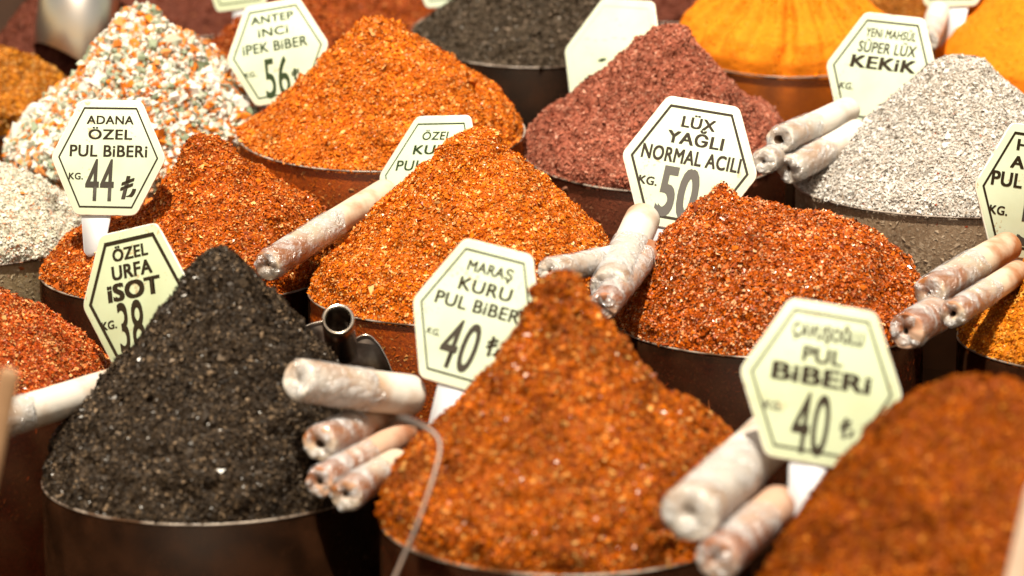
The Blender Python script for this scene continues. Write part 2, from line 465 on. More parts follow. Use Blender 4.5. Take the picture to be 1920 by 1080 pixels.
M_ISOT = chili('isot', (.010, .006, .003), (.027, .017, .010), (.054, .037, .023), (.19, .13, .08), (.011, .007, .004), .34, .55, (0, .40, .86, .965, 1))
M_KURU = chili('dry_pepper', (.25, .038, .001), (.58, .120, .002), (.72, .200, .007), (.80, .50, .20), (.22, .036, .001), .30, .4, (0, .22, .80, .95, 1))
M_ADANA = chili('adana_pepper', (.16, .022, .001), (.43, .078, .002), (.57, .132, .004), (.74, .42, .16), (.12, .018, .001), .30, .4, (0, .30, .80, .95, 1))
M_LUX = chili('oily_pepper', (.15, .020, .001), (.42, .074, .002), (.55, .124, .005), (.72, .44, .24), (.11, .015, .001), .24, .6, (0, .30, .80, .945, 1))
M_MARAS = chili('maras_pepper', (.16, .024, .001), (.37, .076, .001), (.48, .120, .002), (.62, .34, .10), (.13, .020, .001), .30, .35, (0, .32, .85, .98, 1), .55)
M_CAV = chili('sun_pepper', (.11, .018, .001), (.25, .050, .001), (.33, .078, .002), (.46, .18, .03), (.11, .018, .001), .55, .12, (0, .35, .8, .985, 1), .5)
M_LEFT = chili('red_pepper', (.17, .018, .002), (.38, .055, .003), (.52, .100, .007), (.72, .38, .14), (.14, .015, .002), .30, .55)
M_ORANGE = chili('orange_pepper', (.34, .085, .003), (.60, .185, .005), (.70, .25, .008), (.78, .42, .08), (.32, .08, .003), .4, .3)
M_ANTEP = chili('silk_pepper', (.36, .066, .003), (.60, .140, .005), (.70, .20, .010), (.78, .40, .14), (.38, .07, .003), .4, .35, (0, .3, .8, .96, 1))
M_SUMAC = chili('sumac', (.19, .046, .028), (.335, .104, .064), (.42, .150, .095), (.56, .28, .20), (.24, .062, .038), .6, .2, (0, .22, .8, .97, 1))
M_KEKIK = chili('thyme', (.26, .20, .15), (.47, .435, .40), (.56, .54, .51), (.68, .67, .66), (.28, .22, .17), .6, .2, (0, .14, .5, .9, 1), .10)
for _n in M_KEKIK[1].node_tree.nodes:
    if _n.type == 'VALTORGB':
        _e = _n.color_ramp.elements.new(.9955); _e.color = (.74, .73, .72, 1)
        _e = _n.color_ramp.elements.new(.996); _e.color = (.40, .06, .01, 1)
        _n.color_ramp.elements[-1].color = (.40, .06, .01, 1)
M_CREAM = chili('pale_mix', (.38, .37, .27), (.60, .61, .53), (.68, .69, .64), (.60, .17, .03), (.40, .36, .24), .6, .2, (0, .16, .8, .97, 1), .10)
M_MIX = [spice_base_mat('chopped_mix', (.30, .16, .08), (.50, .46, .36)),
         spice_flake_mat('chopped_mix', [(0, (.19, .24, .15)), (.12, (.36, .42, .31)), (.26, (.60, .62, .55)), (.38, (.70, .70, .66)), (.68, (.72, .74, .72)), (.73, (.64, .28, .10)), (.86, (.62, .16, .015)), (1, (.68, .23, .025))], .5, .35, .15)]
M_BROWN = chili('curry', (.24, .070, .005), (.44, .150, .008), (.54, .21, .016), (.66, .40, .14), (.24, .065, .005), .5, .3)
M_MAROON = chili('maroon_powder', (.075, .018, .009), (.105, .026, .014), (.13, .034, .019), (.17, .06, .03), (.080, .019, .010), .7, .15)
M_DARKRED = chili('dark_flakes', (.15, .024, .003), (.27, .050, .005), (.38, .080, .007), (.46, .16, .05), (.15, .024, .003), .5, .3)
M_PEPPER = chili('black_pepper', (.026, .018, .011), (.050, .036, .023), (.078, .059, .041), (.16, .12, .09), (.026, .018, .011), .5, .4)
M_TURM = chili('turmeric', (.62, .165, .002), (.72, .205, .003), (.76, .23, .004), (.78, .30, .04), (.64, .17, .002), .7, .15, patch=.12)
M_TURM[0] = spice_base_mat('turmeric', (.64, .165, .002), (.74, .215, .003), 120, .25)
M_PAPRIKA = chili('brown_paprika', (.19, .055, .005), (.28, .088, .006), (.34, .115, .008), (.44, .22, .05), (.20, .06, .005), .6, .3)

heap('isot_heap', 'heap of near-black flaked isot pepper', 400, 890, 315, 2.857, 978,
     [(462,416,426),(470,400,442),(485,382,462),(510,358,490),(540,347,512),(580,316,545),(640,268,600),(690,228,640),(760,160,672),(820,118,695),(860,98,708),(890,85,715)],
     M_ISOT, 48000, .0044, tub_label='clear tub at the front holding near-black isot pepper', shade_tint=True, seed=2)
heap('pepper_heap', 'tall rusty orange pepper heap with blurred flakes behind a wire hook', 1060, 968, 345, 2.61, 1072,
     [(513,1030,1050),(525,1010,1075),(560,994,1104),(620,966,1144),(670,930,1176),(720,897,1232),(770,858,1302),(830,790,1374),(880,740,1395),(920,720,1402),(968,715,1405)],
     M_MARAS, 52000, .0042, lump=(.0065, .0045), tub_label='clear tub holding the tall rusty heap behind a wire hook', shade_tint=True, seed=3)
heap('pepper_heap', 'very blurred brownish red pepper heap in front of the pale sign reading PUL BiBERi 40', 1850, 1130, 420, 2.3, 1250,
     [(716,1790,1860),(726,1738,1905),(752,1705,1950),(788,1655,1998),(830,1602,2050),(890,1560,2100),(950,1520,2150),(1010,1472,2210),(1060,1440,2255),(1130,1430,2270)],
     M_CAV, 40000, .0040, lump=(.008, .003), tub_label='clear tub under the very blurred pepper heap', shade_tint=True, seed=4)
heap('pepper_heap', 'red pepper heap cut by the picture edge above a long white roll', -60, 715, 282, 3.05, 785,
     [(478,-80,-40),(505,-112,-20),(537,-140,2),(570,-175,60),(615,-220,120),(655,-265,170),(692,-320,208),(715,-340,222)],
     M_LEFT, 42000, .0038, tub_label='clear tub behind the long white roll', shade_tint=True, seed=5)
heap('pepper_heap', 'dark red flaked pepper heap with a low left shoulder behind the isot heap', 352, 505, 272, 3.34, 570,
     [(247,388,408),(258,368,432),(300,334,478),(340,306,528),(375,285,588),(405,250,612),(430,170,620),(460,115,622),(480,92,624),(505,80,625)],
     M_ADANA, 48000, .0038, tub_label='clear tub of dark red flakes below the sign reading 44', shade_tint=True, seed=6)
heap('pepper_heap', 'sharp pointed orange pepper heap between a white roll and the sign reading KURU 40', 862, 545, 282, 3.19, 609,
     [(230,895,915),(242,872,938),(290,820,980),(340,762,1027),(380,722,1068),(430,680,1120),(460,640,1140),(500,605,1143),(545,580,1144)],
     M_KURU, 62000, .0036, tub_label='clear tub of orange pepper behind the steel scoop', seed=7)
heap('pepper_heap', 'glistening red pepper heap with a small peak and a flat top', 1440, 600, 288, 3.12, 668,
     [(330,1340,1352),(346,1326,1368),(368,1312,1398),(388,1298,1480),(406,1280,1552),(442,1248,1638),(490,1212,1693),(540,1185,1718),(570,1165,1725),(600,1152,1728)],
     M_LUX, 50000, .0042, lump=(.0065, .0042), tub_label='clear tub of glistening flat-topped red pepper', shade_tint=True, seed=8)
heap('pepper_heap', 'bright orange pepper heap cut by the picture edge under the sign with KG. and 5', 2085, 640, 285, 3.1, 705,
     [(380,2060,2090),(440,1990,2160),(500,1922,2230),(550,1880,2290),(590,1842,2340),(620,1808,2365),(640,1800,2370)],
     M_ORANGE, 30000, .0038, tub_label='clear tub of bright orange pepper at the picture edge', shade_tint=True, seed=9)
heap('herb_heap', 'cream coloured heap with orange specks at the picture edge', -60, 440, 232, 3.5, 500,
     [(295,-80,-40),(308,-120,0),(330,-180,60),(365,-240,112),(400,-275,152),(425,-288,170),(440,-292,172)],
     M_CREAM, 26000, .0042, tub_label='clear tub of cream coloured mix at the picture edge', seed=10)
heap('soup_mix_heap', 'coarse heap of chopped white, green and orange dried vegetables', 265, 272, 248, 3.78, 335,
     [(20,250,292),(34,228,305),(50,218,330),(80,193,372),(120,165,405),(160,130,450),(195,92,482),(225,55,500),(272,18,512)],
     M_MIX, 12500, .0115, shape='chunk', lump=(.008, .005), spread=1.1, tub_label='clear tub of chopped white, green and orange mix', seed=11)
heap('pepper_heap', 'broad bright orange red heap behind the pointed orange one', 715, 245, 268, 3.6, 318,
     [(25,690,715),(38,675,745),(80,640,802),(120,600,857),(160,560,907),(195,518,947),(220,485,972),(245,450,983)],
     M_ANTEP, 42000, .0046, tub_label='clear tub of broad bright orange red pepper', seed=12)
heap('sumac_heap', 'purplish red sumac heap between two hexagonal signs', 1225, 275, 250, 3.65, 360,
     [(38,1240,1265),(55,1212,1285),(75,1190,1300),(125,1140,1345),(185,1070,1402),(225,1015,1455),(255,985,1472),(275,976,1475)],
     M_SUMAC, 42000, .0044, tub_label='clear tub of purplish red sumac', seed=13)
heap('thyme_heap', 'pale grey heap of dried thyme beside the KEKiK sign', 1790, 345, 300, 3.5, 405,
     [(95,1775,1805),(106,1745,1838),(150,1700,1885),(215,1640,1960),(270,1565,2030),(320,1508,2075),(345,1490,2090)],
     M_KEKIK, 56000, .0044, floor_h=-.125, lump=(.003, .0015), tub_label='clear tub of pale grey thyme', seed=14)
heap('curry_heap', 'golden brown spice heap at the upper picture edge beside the chopped mix', -70, 205, 194, 4.0, 265,
     [(60,-100,-50),(85,-150,0),(110,-190,50),(145,-235,100),(165,-250,118),(205,-264,124)],
     M_BROWN, 16000, .0048, tub_label='clear tub of golden brown spice', seed=15)
heap('powder_heap', 'dark maroon powder heap with a metal scoop stuck in it', 120, 150, 225, 4.3, 205,
     [(-60,110,160),(0,60,230),(60,10,300),(110,-60,335),(150,-105,345)],
     M_MAROON, 9000, .0040, tub_label='clear tub of dark maroon powder', seed=16)
heap('pepper_heap', 'dim red heap half hidden behind the sign reading 56', 565, 120, 185, 4.05, 170,
     [(-10,520,560),(25,465,620),(50,430,660),(75,405,690),(100,385,725),(120,380,750)],
     M_DARKRED, 12000, .0046, tub_label='clear tub half hidden behind the sign reading 56', seed=17)
heap('pepper_heap', 'dim red heap cut by the upper picture edge behind the broad orange one', 690, 60, 240, 4.5, 120,
     [(-130,670,710),(-60,600,780),(0,530,850),(40,465,915),(60,450,930)],
     M_DARKRED, 14000, .0050, tub_label='clear tub of dim red pepper at the upper edge', seed=18)
heap('black_pepper_heap', 'greyish black heap of ground pepper at the upper picture edge', 1000, 60, 225, 4.05, 128,
     [(-110,980,1020),(-40,900,1090),(0,855,1140),(30,815,1180),(60,775,1225)],
     M_PEPPER, 20000, .0050, tub_label='clear tub of greyish black pepper', shade_tint=True, seed=19)
heap('turmeric_heap', 'fluted deep yellow orange turmeric heap behind the KEKiK sign', 1470, 85, 200, 4.0, 158,
     [(-130,1440,1480),(-60,1390,1550),(0,1338,1610),(30,1297,1648),(60,1276,1664),(85,1270,1670)],
     M_TURM, 5000, .0030, lump=(.002, .0006), ripple=.14, floor_h=-.12, spread=.4, tub_label='clear tub of fluted turmeric', seed=20)
heap('turmeric_heap', 'smooth yellow orange turmeric heap at the corner above the thyme', 2010, 130, 260, 4.0, 200,
     [(-120,1980,2020),(-60,1890,2130),(0,1838,2180),(50,1792,2230),(90,1760,2260),(130,1750,2270)],
     M_TURM, 5000, .0030, lump=(.002, .0006), spread=.4, tub_label='clear tub of smooth turmeric at the corner', seed=21)
heap('paprika_heap', 'brown orange heap just showing between the two turmeric heaps', 1725, -5, 170, 4.45, 45,
     [(-150,1710,1740),(-80,1650,1800),(-30,1575,1875),(-5,1555,1895)],
     M_PAPRIKA, 9000, .0045, tub_label='clear tub between the two turmeric tubs', seed=22)
heap('powder_heap', 'dark reddish heap just showing behind the sumac', 1265, -10, 190, 4.5, 45,
     [(-150,1250,1280),(-80,1180,1350),(-30,1095,1435),(-10,1075,1455)],
     M_MAROON, 8000, .0045, tub_label='clear tub behind the sumac tub', seed=23)
heap('powder_heap', 'dark brown red heap behind the chopped mix', 340, 10, 220, 4.75, 70,
     [(-150,320,360),(-80,250,430),(-20,150,530),(10,120,560)],
     M_MAROON, 8000, .0045, tub_label='clear tub of dark brown red powder behind the chopped mix', seed=24)

# ------------------------------------------------------------------ price signs
HEX = np.array([[-.5, 0], [-.264, .495], [.264, .495], [.5, 0], [.264, -.495], [-.264, -.495]])   # L TL TR R BR BL

def frame(yaw, lean, roll):
    Rz = np.array([[math.cos(yaw), -math.sin(yaw), 0], [math.sin(yaw), math.cos(yaw), 0], [0, 0, 1]])
    Rx = np.array([[1, 0, 0], [0, math.cos(-lean), -math.sin(-lean)], [0, math.sin(-lean), math.cos(-lean)]])
    Ry = np.array([[math.cos(roll), 0, math.sin(roll)], [0, 1, 0], [-math.sin(roll), 0, math.cos(roll)]])
    return Rz @ Rx @ Ry          # columns: U, -N, V

def fit_sign(vs, d, wt):
    known = [k for k, v in enumerate(vs) if v is not None]
    T = np.array([vs[k] for k in known], float); Hk = HEX[known]; Wk = np.array([wt[k] for k in known])
    c0 = T.mean(0) - (Hk.mean(0) * [200, -200])
    p = np.array([c0[0], c0[1], .145, 0, math.radians(15), 0.0])
    def res(p):
        R = frame(*p[3:]); c = at(p[0], p[1], d)
        out = []
        for (u, v), t, w_ in zip(Hk, T, Wk):
            q = proj(c + p[2] * (R[:, 0] * u + R[:, 2] * v))
            out += [(q[0] - t[0]) * w_ / 3, (q[1] - t[1]) * w_ / 3]
        out += [(p[2] - .148) / .010, p[3] / .6, (p[4] - .30) / .14, p[5] / .5]
        return np.array(out)
    lam = 1e-2; r0 = res(p)
    for _ in range(120):
        J = np.zeros((len(r0), 6))
        for k, e in enumerate((.1, .1, 1e-4, 1e-3, 1e-3, 1e-3)):
            q = p.copy(); q[k] += e; J[:, k] = (res(q) - r0) / e
        A = J.T @ J
        st_ = np.linalg.solve(A + lam * np.diag(np.diag(A) + 1e-9), -J.T @ r0)
        q = p + st_; r1 = res(q)
        if r1 @ r1 < r0 @ r0: p, r0, lam = q, r1, lam * .5
        else: lam *= 3
    return p

def round_poly(pts, rad, n=5):
    out = []
    m = len(pts)
    for k in range(m):
        a, b, c = pts[k - 1], pts[k], pts[(k + 1) % m]
        p1 = b + (a - b) / np.linalg.norm(a - b) * rad; p2 = b + (c - b) / np.linalg.norm(c - b) * rad
        for t in np.linspace(0, 1, n):
            out.append((1 - t) ** 2 * p1 + 2 * t * (1 - t) * b + t * t * p2)
    return np.array(out)

_txt = {}
def text_mesh(body, bold):
    key = (body, bold)
    if key in _txt: return _txt[key]
    cu = bpy.data.curves.new('t', 'FONT'); cu.body = body; cu.size = 1; cu.offset = bold; cu.resolution_u = 4
    cu.space_character = 1.06
    o = bpy.data.objects.new('t', cu); C.objects.link(o)
    dg = bpy.context.evaluated_depsgraph_get(); dg.update()
    me = bpy.data.meshes.new_from_object(o.evaluated_get(dg))
    v = np.zeros(len(me.vertices) * 3); me.vertices.foreach_get('co', v); v = v.reshape(-1, 3)[:, :2].copy()
    f = []
    me.calc_loop_triangles()
    for t in me.loop_triangles: f.append(tuple(t.vertices))
    bpy.data.objects.remove(o); bpy.data.curves.remove(cu); bpy.data.meshes.remove(me)
    v[:, 0] -= .5 * (v[:, 0].min() + v[:, 0].max())
    _txt[key] = (v, np.array(f))
    return _txt[key]
CAPV = text_mesh('H', 0.0)[0]
CAP0, CAP1 = CAPV[:, 1].min(), CAPV[:, 1].max()

def sign(label, d, vs, lines,  board=None, ink=None, wt=None, border=.0042, inset=.13, stake=(0, .036, .085), border_ink=None, pose=None, thick=.003):
    board = board or BOARD; ink = ink or INK
    wt = wt or [1] * 6
    p = fit_sign(vs, d, wt) if pose is None else np.array(pose)
    R = frame(*p[3:]); U, Nv, Vv = R[:, 0], -R[:, 1], R[:, 2]
    W = p[2]; c = at(p[0], p[1], d)
    print('SIGN', label[:30], 'W %.3f yaw %.0f lean %.0f roll %.0f' % (W, *np.degrees(p[3:])))
    t = empty('price_sign', c - Vv * (.495 * W + stake[2]), label, 'price sign', 'hexagonal price signs')
    def P(uv, n): return c + (np.asarray(uv)[:, :1] * U + np.asarray(uv)[:, 1:2] * Vv) + Nv * n
    # board, front face bevelled into the edge
    o1 = round_poly(HEX * W, .0075); o2 = round_poly(HEX * W * .985, .0072)
    m = len(o1)
    Vb = np.concatenate([P(o2, -thick), P(o1, -thick + .0006), P(o1, -.0005), P(o2, 0)])
    bd = mesh_np('board', Vb, [ring_faces(4, m)[:, ::-1], (np.arange(m) + 3 * m)[None, ::-1], np.arange(m)[None, :]], [board, EDGE], t, [1, 0, 1])
    # printed border line
    k = 1 - inset; k2 = k - border * 2.7 / W
    a = HEX * W * k; b = HEX * W * k2
    Vl = np.concatenate([P(a, .0004), P(b, .0004)])
    mesh_np('border_line', Vl, [ring_faces(2, 6)[:, ::-1]], [border_ink or ink], t, sub=bd)
    # lettering
    groups = {}
    for ln in lines:
        body, (lx, ly), wpx, hpx = ln[:4]
        opt = ln[4] if len(ln) > 4 else {}
        bold = opt.get('bold', .012)
        v, f = text_mesh(body, 0.0)
        wgt_ = .015 + bold * .8
        ray = at(lx, ly, 1.0) - CAM
        q = CAM + ray * (((c - CAM) @ Nv) / (ray @ Nv)) - c
        uu, vv = q @ U, q @ Vv
        # pixels per metre along U and V at this place
        g0 = np.array(proj(c + q)); gu = np.array(proj(c + q + U * .01)); gv = np.array(proj(c + q + Vv * .01))
        su = np.linalg.norm(gu - g0) / .01; sv = np.linalg.norm(gv - g0) / .01
        sx = (wpx / su) / (v[:, 0].max() - v[:, 0].min()); sy = (hpx / sv) / (CAP1 - CAP0)
        y = (v[:, 1] - .5 * (CAP0 + CAP1)) * sy
        x = v[:, 0] * sx + y * opt.get('skew', 0)
        an = math.radians(opt.get('rot', 0)); x, y = x * math.cos(an) - y * math.sin(an), x * math.sin(an) + y * math.cos(an)
        kx = wgt_ * sx; ky = wgt_ * sy * .5
        layers = [(0, 0), (-kx, -ky), (kx, -ky), (-kx, ky), (kx, ky)]
        pts = np.concatenate([P(np.stack([uu + x + dx, vv + y + dy], -1), .0004 + .00003 * li) for li, (dx, dy) in enumerate(layers)])
        f = np.concatenate([f + li * len(x) for li in range(len(layers))])
        kind = opt.get('kind', 'lettering')
        mt = opt.get('ink', ink)
        groups.setdefault((kind, mt.name), [mt, [], [], 0])
        G = groups[(kind, mt.name)]
        G[1].append(pts); G[2].append(f + G[3]); G[3] += len(pts)
    for (kind, _), (mt, vv_, ff_, _) in groups.items():
        mesh_np(kind, np.concatenate(vv_), [np.concatenate(ff_)], [mt], t, sub=bd)
    # plastic stake holding the board
    su_, sw, sl = stake
    top = -.38 * W; bot = -.495 * W - sl
    prof = np.array([[su_ - sw / 2, top], [su_ + sw / 2, top], [su_ + sw / 2 * .92, -.53 * W], [su_ + sw * .30, bot], [su_ - sw * .18, bot - .006], [su_ - sw * .34, bot], [su_ - sw / 2 * .95, -.53 * W]])
    prof = round_poly(prof, .003, 4); m = len(prof)
    Vs = np.concatenate([P(prof, -thick - .0025), P(prof, -thick - .0004)])
    mesh_np('stake', Vs, [ring_faces(2, m)[:, ::-1], (np.arange(m) + m)[None, ::-1], np.arange(m)[None, :]], [STAKE], t)
    return t

NUM = dict(kind='price_number', bold=.0)
def num(**k):
    d_ = dict(NUM); d_.update(k); return d_

sign('pale hexagonal sign reading ADANA ÖZEL PUL BiBERi 44 lira', 3.23,
     [(94,291),(151,189),(265.5,189),(312,294),(252,407.5),(142.5,403)],
     [('ADANA',(207,225),87,15),('ÖZEL',(207,252),81,18),('PUL BiBERi',(203.6,283),144,21),('KG.',(142.5,330),26,12),
      ('44',(187,338),52,76,num(bold=.0,ink=INKFADE)),('₺',(241,353),28,40,num(skew=.2))], BOARDWHITE, border=.0016, stake=(-.012, .038, .045))
sign('yellowish hexagonal sign reading ÖZEL URFA iSOT 38 with a thick border', 2.98,
     [(152,572),(189.5,444),(291.5,415.5),None,None,(215.6,693)],
     [('ÖZEL',(244,473),66,22,dict(bold=.03)),('URFA',(247.5,505.6),75,25,dict(bold=.03)),('iSOT',(251,541.7),97,31,dict(bold=.045)),('KG.',(205,610),28,15,dict(bold=.025)),
      ('38',(247,612),48,92,num()),('₺',(302,612),24,36,num())], BOARD, border=.0034, stake=(0, .036, .06))
sign('hexagonal sign reading MARAŞ KURU PUL BiBERi 40 leaning clockwise', 2.72,
     [(773,560.6),(872,446),(998,477),None,None,(786,707)],
     [('MARAŞ',(920,507),86,20),('KURU',(910.6,542),100,24),('PUL BiBERi',(899,576),168,24),('KG.',(813.7,621.7),25,12,dict(ink=INKFADE)),
      ('40',(862,648),66,92,num(ink=INKFADE, skew=.05)),('₺',(925,652),25,36,num())], BOARDWHITE, border=.0016, stake=(0, .040, .06))
sign('hexagonal sign reading LÜX YAĞLI NORMAL ACILI 50 in grey numerals', 3.27,
     [(1164,288),(1254,180),(1385,199),(1423.6,331),None,(1197,416)],
     [('LÜX',(1310.5,232.5),62,20,dict(bold=.025)),('YAĞLI',(1304,263),105,22,dict(bold=.025)),('NORMAL ACILI',(1296,296.4),186,26,dict(bold=.025)),('KG.',(1215,338),34,15,dict(bold=.025)),
      ('50',(1271,361.7),70,90,num(ink=INKGREY,bold=.03))], BOARDWHITE, border=.0026, stake=(-.008, .036, .05), border_ink=INK)
sign('bright white hexagonal sign with thin green ÖZEL KURU PUL behind the pointed heap', 3.33,
     [(707,328),(784.4,219.4),(880.7,213.3),None,None,(731,448)],
     [('ÖZEL',(819.6,254.6),54,15,dict(bold=.0)),('KURU',(817,280.5),82,17),('PUL BiBERi',(812,310),137,19,dict(bold=.0)),('KG.',(744,358),24,11)], BOARDWHITE, INKGREEN, wt=[1,1,1,1,1,.4], border=.0014, stake=(0, .036, .05))
sign('blurred hexagonal sign reading ANTEP iNCi iPEK BiBER 56', 3.70,
     [(421,114),(461,10),(563,-1),(614,77),None,(481.5,200.6)],
     [('ANTEP',(510,34),80,14),('iNCi',(512,58.7),56,15),('iPEK BiBER',(515.5,85.6),122,18),('KG.',(470,140.5),22,9),('56',(520,144.6),46,72,num()),('₺',(557,139),20,20,num())],
     BOARDWHITE, INKGREEN, border=.0016, stake=(0, .034, .05))
sign('washed-out hexagonal sign with almost no print behind the sumac', 3.78,
     [(1055.7,90.7),(1132.6,-1),(1226,0),None,None,(1070,205)], [('- . -',(1118,72),40,9,dict(bold=.03)),('- -',(1162,70),24,9,dict(bold=.03)),('-',(1129,109),10,22,dict(bold=.05,ink=INKGREEN,rot=25))], BOARDWHITE, INKFAINT, wt=[1,1,1,1,1,.4], border=.0012, stake=(0, .034, .05), border_ink=INKFAINT)
sign('hexagonal sign reading YENi MAHSÜL SÜPER LÜX KEKiK without a price', 3.62,
     [(1546.6,118.6),(1623.7,24.5),(1733.4,32.4),(1759,144),None,(1571.5,230.4)],
     [('YENi MAHSÜL',(1671,65),94,16),('SÜPER LÜX',(1663.7,92),108,20),('KEKiK',(1656.7,120),120,23,dict(bold=.03)),('KG.',(1587.5,160.8),25,12)],
     BOARDWHITE, border=.0020, stake=(0, .036, .05))
sign('hexagonal sign cut by the picture edge showing H, A, PUL and KG.', 3.2,
     [(1823,342),(1902,232),(1997,227),(2035,365),(1956,476),(1861.4,480.7)],
     [('H',(1918,272),20,20,dict(bold=.025)),('A',(1908,304),24,22,dict(bold=.025)),('PUL',(1888,336),56,26,dict(bold=.025)),('KG.',(1872,394),33,16,dict(bold=.02)),('5',(1930,414),36,92,num(ink=INKFADE))],
     BOARDWHITE, wt=[1,1,.3,.2,.2,1], border=.0024, stake=(0, .038, .05), border_ink=INK)
sign('blurred pale green hexagonal sign reading ÇAVUŞOĞLU PUL BiBERi 40', 2.42,
     [(1386,692),(1481.7,558),(1643,585),(1694,746),None,(1436.7,853)],
     [('ÇAVUŞOĞLU',(1553,627),134,25,dict(bold=.035)),('PUL',(1543,668),74,28,dict(bold=.03)),('BiBERi',(1540,708),183,32,dict(bold=.04)),('KG.',(1450,760),34,16,dict(ink=INKFADE)),
      ('40',(1520,795),68,112,num()),('₺',(1588,805),26,36,num())], BOARD, border=.0018, stake=(0, .036, .045), border_ink=INK)
sign('hexagonal sign of which only the lower edge shows above the ANTEP sign', 4.1,
     [(378,-62),None,None,None,(495,10),(403,25)], [], BOARD, INKGREEN, border=.0016, stake=(0.0, .030, .05))
sign('hexagonal sign of which only the lower corner shows beside the black pepper', 4.15,
     [(768,-72),None,None,None,(893,5),(795,18)], [], BOARDWHITE, INKGREEN, border=.0016, stake=(.0, .058, .05))
sign('hexagonal sign of which only the lower edge shows above the thyme', 4.0,
     [(1705,-78),None,None,None,(1830,10),(1733,14)], [], BOARDWHITE, INKGREEN, border=.0016, stake=(.004, .050, .06))

# ------------------------------------------------------------------ rolls in clear film
def roll(label, a, b, rpx, kind=0, film=.3, hole=.45, crush=.12, seed=0):
    pa = at(*a); pb = at(*b)
    r = rpx * a[2] / FPX
    ax = pb - pa; Ln = np.linalg.norm(ax); ax /= Ln
    e1 = np.cross(ax, [0, 0, 1.0]); e1 /= np.linalg.norm(e1); e2 = np.cross(ax, e1)
    t = empty('wrapped_roll', pa, label, 'roll', 'rolls wrapped in clear film')
    rg = np.random.default_rng(100 + seed)
    ph = rg.uniform(0, 6.28, 6)
    m = 56
    squash = rg.uniform(.90, 1.0); bend = rg.uniform(-.12, .12) * r
    hx, hy = rg.uniform(-.2, .2, 2) * r
    def bowed(tt):
        return bend * np.sin(np.clip(tt / Ln, 0, 1) * math.pi)
    # rolled core: an edge, a hollow, a straight body
    prof = [(r * 1.4, r * hole * .3), (r * .45, r * hole * .8), (r * .10, r * hole), (r * .02, r * (hole * .5 + .42)), (0, r * .86), (r * .03, r * .93), (r * .14, r * .96), (r * .4, r * .97)]
    prof += [(x, r * .97) for x in np.linspace(r * .7, Ln - r * .35, 26)] + [(Ln - r * .12, r * .96), (Ln - r * .02, r * .90), (Ln, r * .6), (Ln, .0005)]
    nin = 3
    def fn(k, th, rr, tt):
        q = np.stack([np.cos(th) * rr * 1.3, np.sin(th) * rr * 1.3, tt], -1)
        endw = 1.0 if k < 7 else .25
        wob = vnoise(q, r * .8, seed) * .05 * endw + np.sin(th * 2 + ph[3]) * .02
        if k < 6: tt = tt + r * crush * 1.6 * vnoise(q, r * .5, seed + 20)
        return np.maximum(rr * (1 + wob), .0004), tt
    V = lathe(prof, m, pa, ax, e1, e2 * squash, fn)
    d_ = (V - pa) @ ax
    V = V + np.outer(bowed(d_), e2)
    w_ = np.clip(1 - d_ / (r * .2), 0, 1) * np.clip(1 - np.linalg.norm((V - pa) - np.outer(d_, ax), axis=1) / r, 0, 1)
    V = V + np.outer(w_, e1 * hx + e2 * hy)
    f = ring_faces(len(prof), m)
    nh = 2 * m
    mesh_np('roll_body', V, [f[:nh], f[nh:]], [ROLLS[kind], HOLE], t, [1, 0], [True, True])
    # clear film: crumpled over the near end and running loosely along the roll
    fl = min(Ln * film, Ln * .97)
    open_ = hole if hole > .15 else .02
    pf = [(r * .22, r * open_ * .95), (r * .02, r * (open_ + .06)), (-r * .10, r * (open_ * .6 + .40)), (-r * .09, r * .72), (r * .02, r * .92), (r * .16, r * 1.0), (r * .35, r * 1.03), (r * .6, r * 1.04)]
    pf += [(x, r * 1.035) for x in np.linspace(r * .85, max(fl, r * 1.6), 26)]
    def fn2(k, th, rr, tt):
        edge = (k == len(pf) - 1)
        q = np.stack([np.cos(th) * rr, np.sin(th) * rr, tt * .6], -1)
        a_ = .5 + crush * 4 if k < 8 else .45
        crk = vnoise(q, r * .55, seed + 9) * .045 + np.abs(vnoise(q, r * .33, seed + 31)) * .05 + vnoise(q, r * .16, seed + 5) * .018
        dt = 0
        if k < 6: dt = r * (crush + .04) * 1.8 * vnoise(q, r * .42, seed + 51) + r * .07 * vnoise(q, r * .2, seed + 61)
        return np.maximum(rr * (1.0 + a_ * crk), .0004), tt + dt + edge * r * .3 * np.sin(th * 3 + ph[2])
    V2 = lathe(pf, m, pa, ax, e1, e2 * squash, fn2)
    d_ = (V2 - pa) @ ax
    V2 = V2 + np.outer(bowed(d_), e2)
    w_ = np.clip(1 - d_ / (r * .2), 0, 1) * np.clip(1 - np.linalg.norm((V2 - pa) - np.outer(d_, ax), axis=1) / r, 0, 1)
    V2 = V2 + np.outer(w_, e1 * hx + e2 * hy)
    mesh_np('film_wrap', V2, [ring_faces(len(pf), m)], [FILM], t, None, [True])
    return t

roll('long white roll with a brown stained glossy end left of the pointed orange heap', (500,500,3.13), (725,360,3.34), 30, 1, 0.55, 0.07, 0.075, 1)
roll('long dusty white roll running out of the picture beside the isot heap', (-60,806,2.74), (225,718,2.93), 37, 0, 0.35, 0.17, 0.045, 2)
roll('thick pale roll lying on top of the bundle between isot and the tall rusty heap', (556,712,2.66), (775,742,2.76), 44, 0, 0.60, 0.06, 0.060, 3)
roll('short beige roll with a hole in its end, just under the thick pale roll', (598,832,2.66), (720,778,2.78), 36, 1, 0.55, 0.28, 0.090, 4)
roll('brown stained roll in the middle of the bundle beside the isot heap', (598,905,2.62), (762,812,2.76), 31, 2, 0.55, 0.25, 0.090, 5)
roll('lowest roll of the bundle beside the isot heap, its end crumpled', (648,930,2.56), (745,868,2.68), 33, 1, 0.65, 0.22, 0.120, 6)
roll('upright bright white roll under the left corner of the sign reading 50', (1143,540,2.98), (1205,410,3.2), 38, 0, 0.60, 0.08, 0.075, 7)
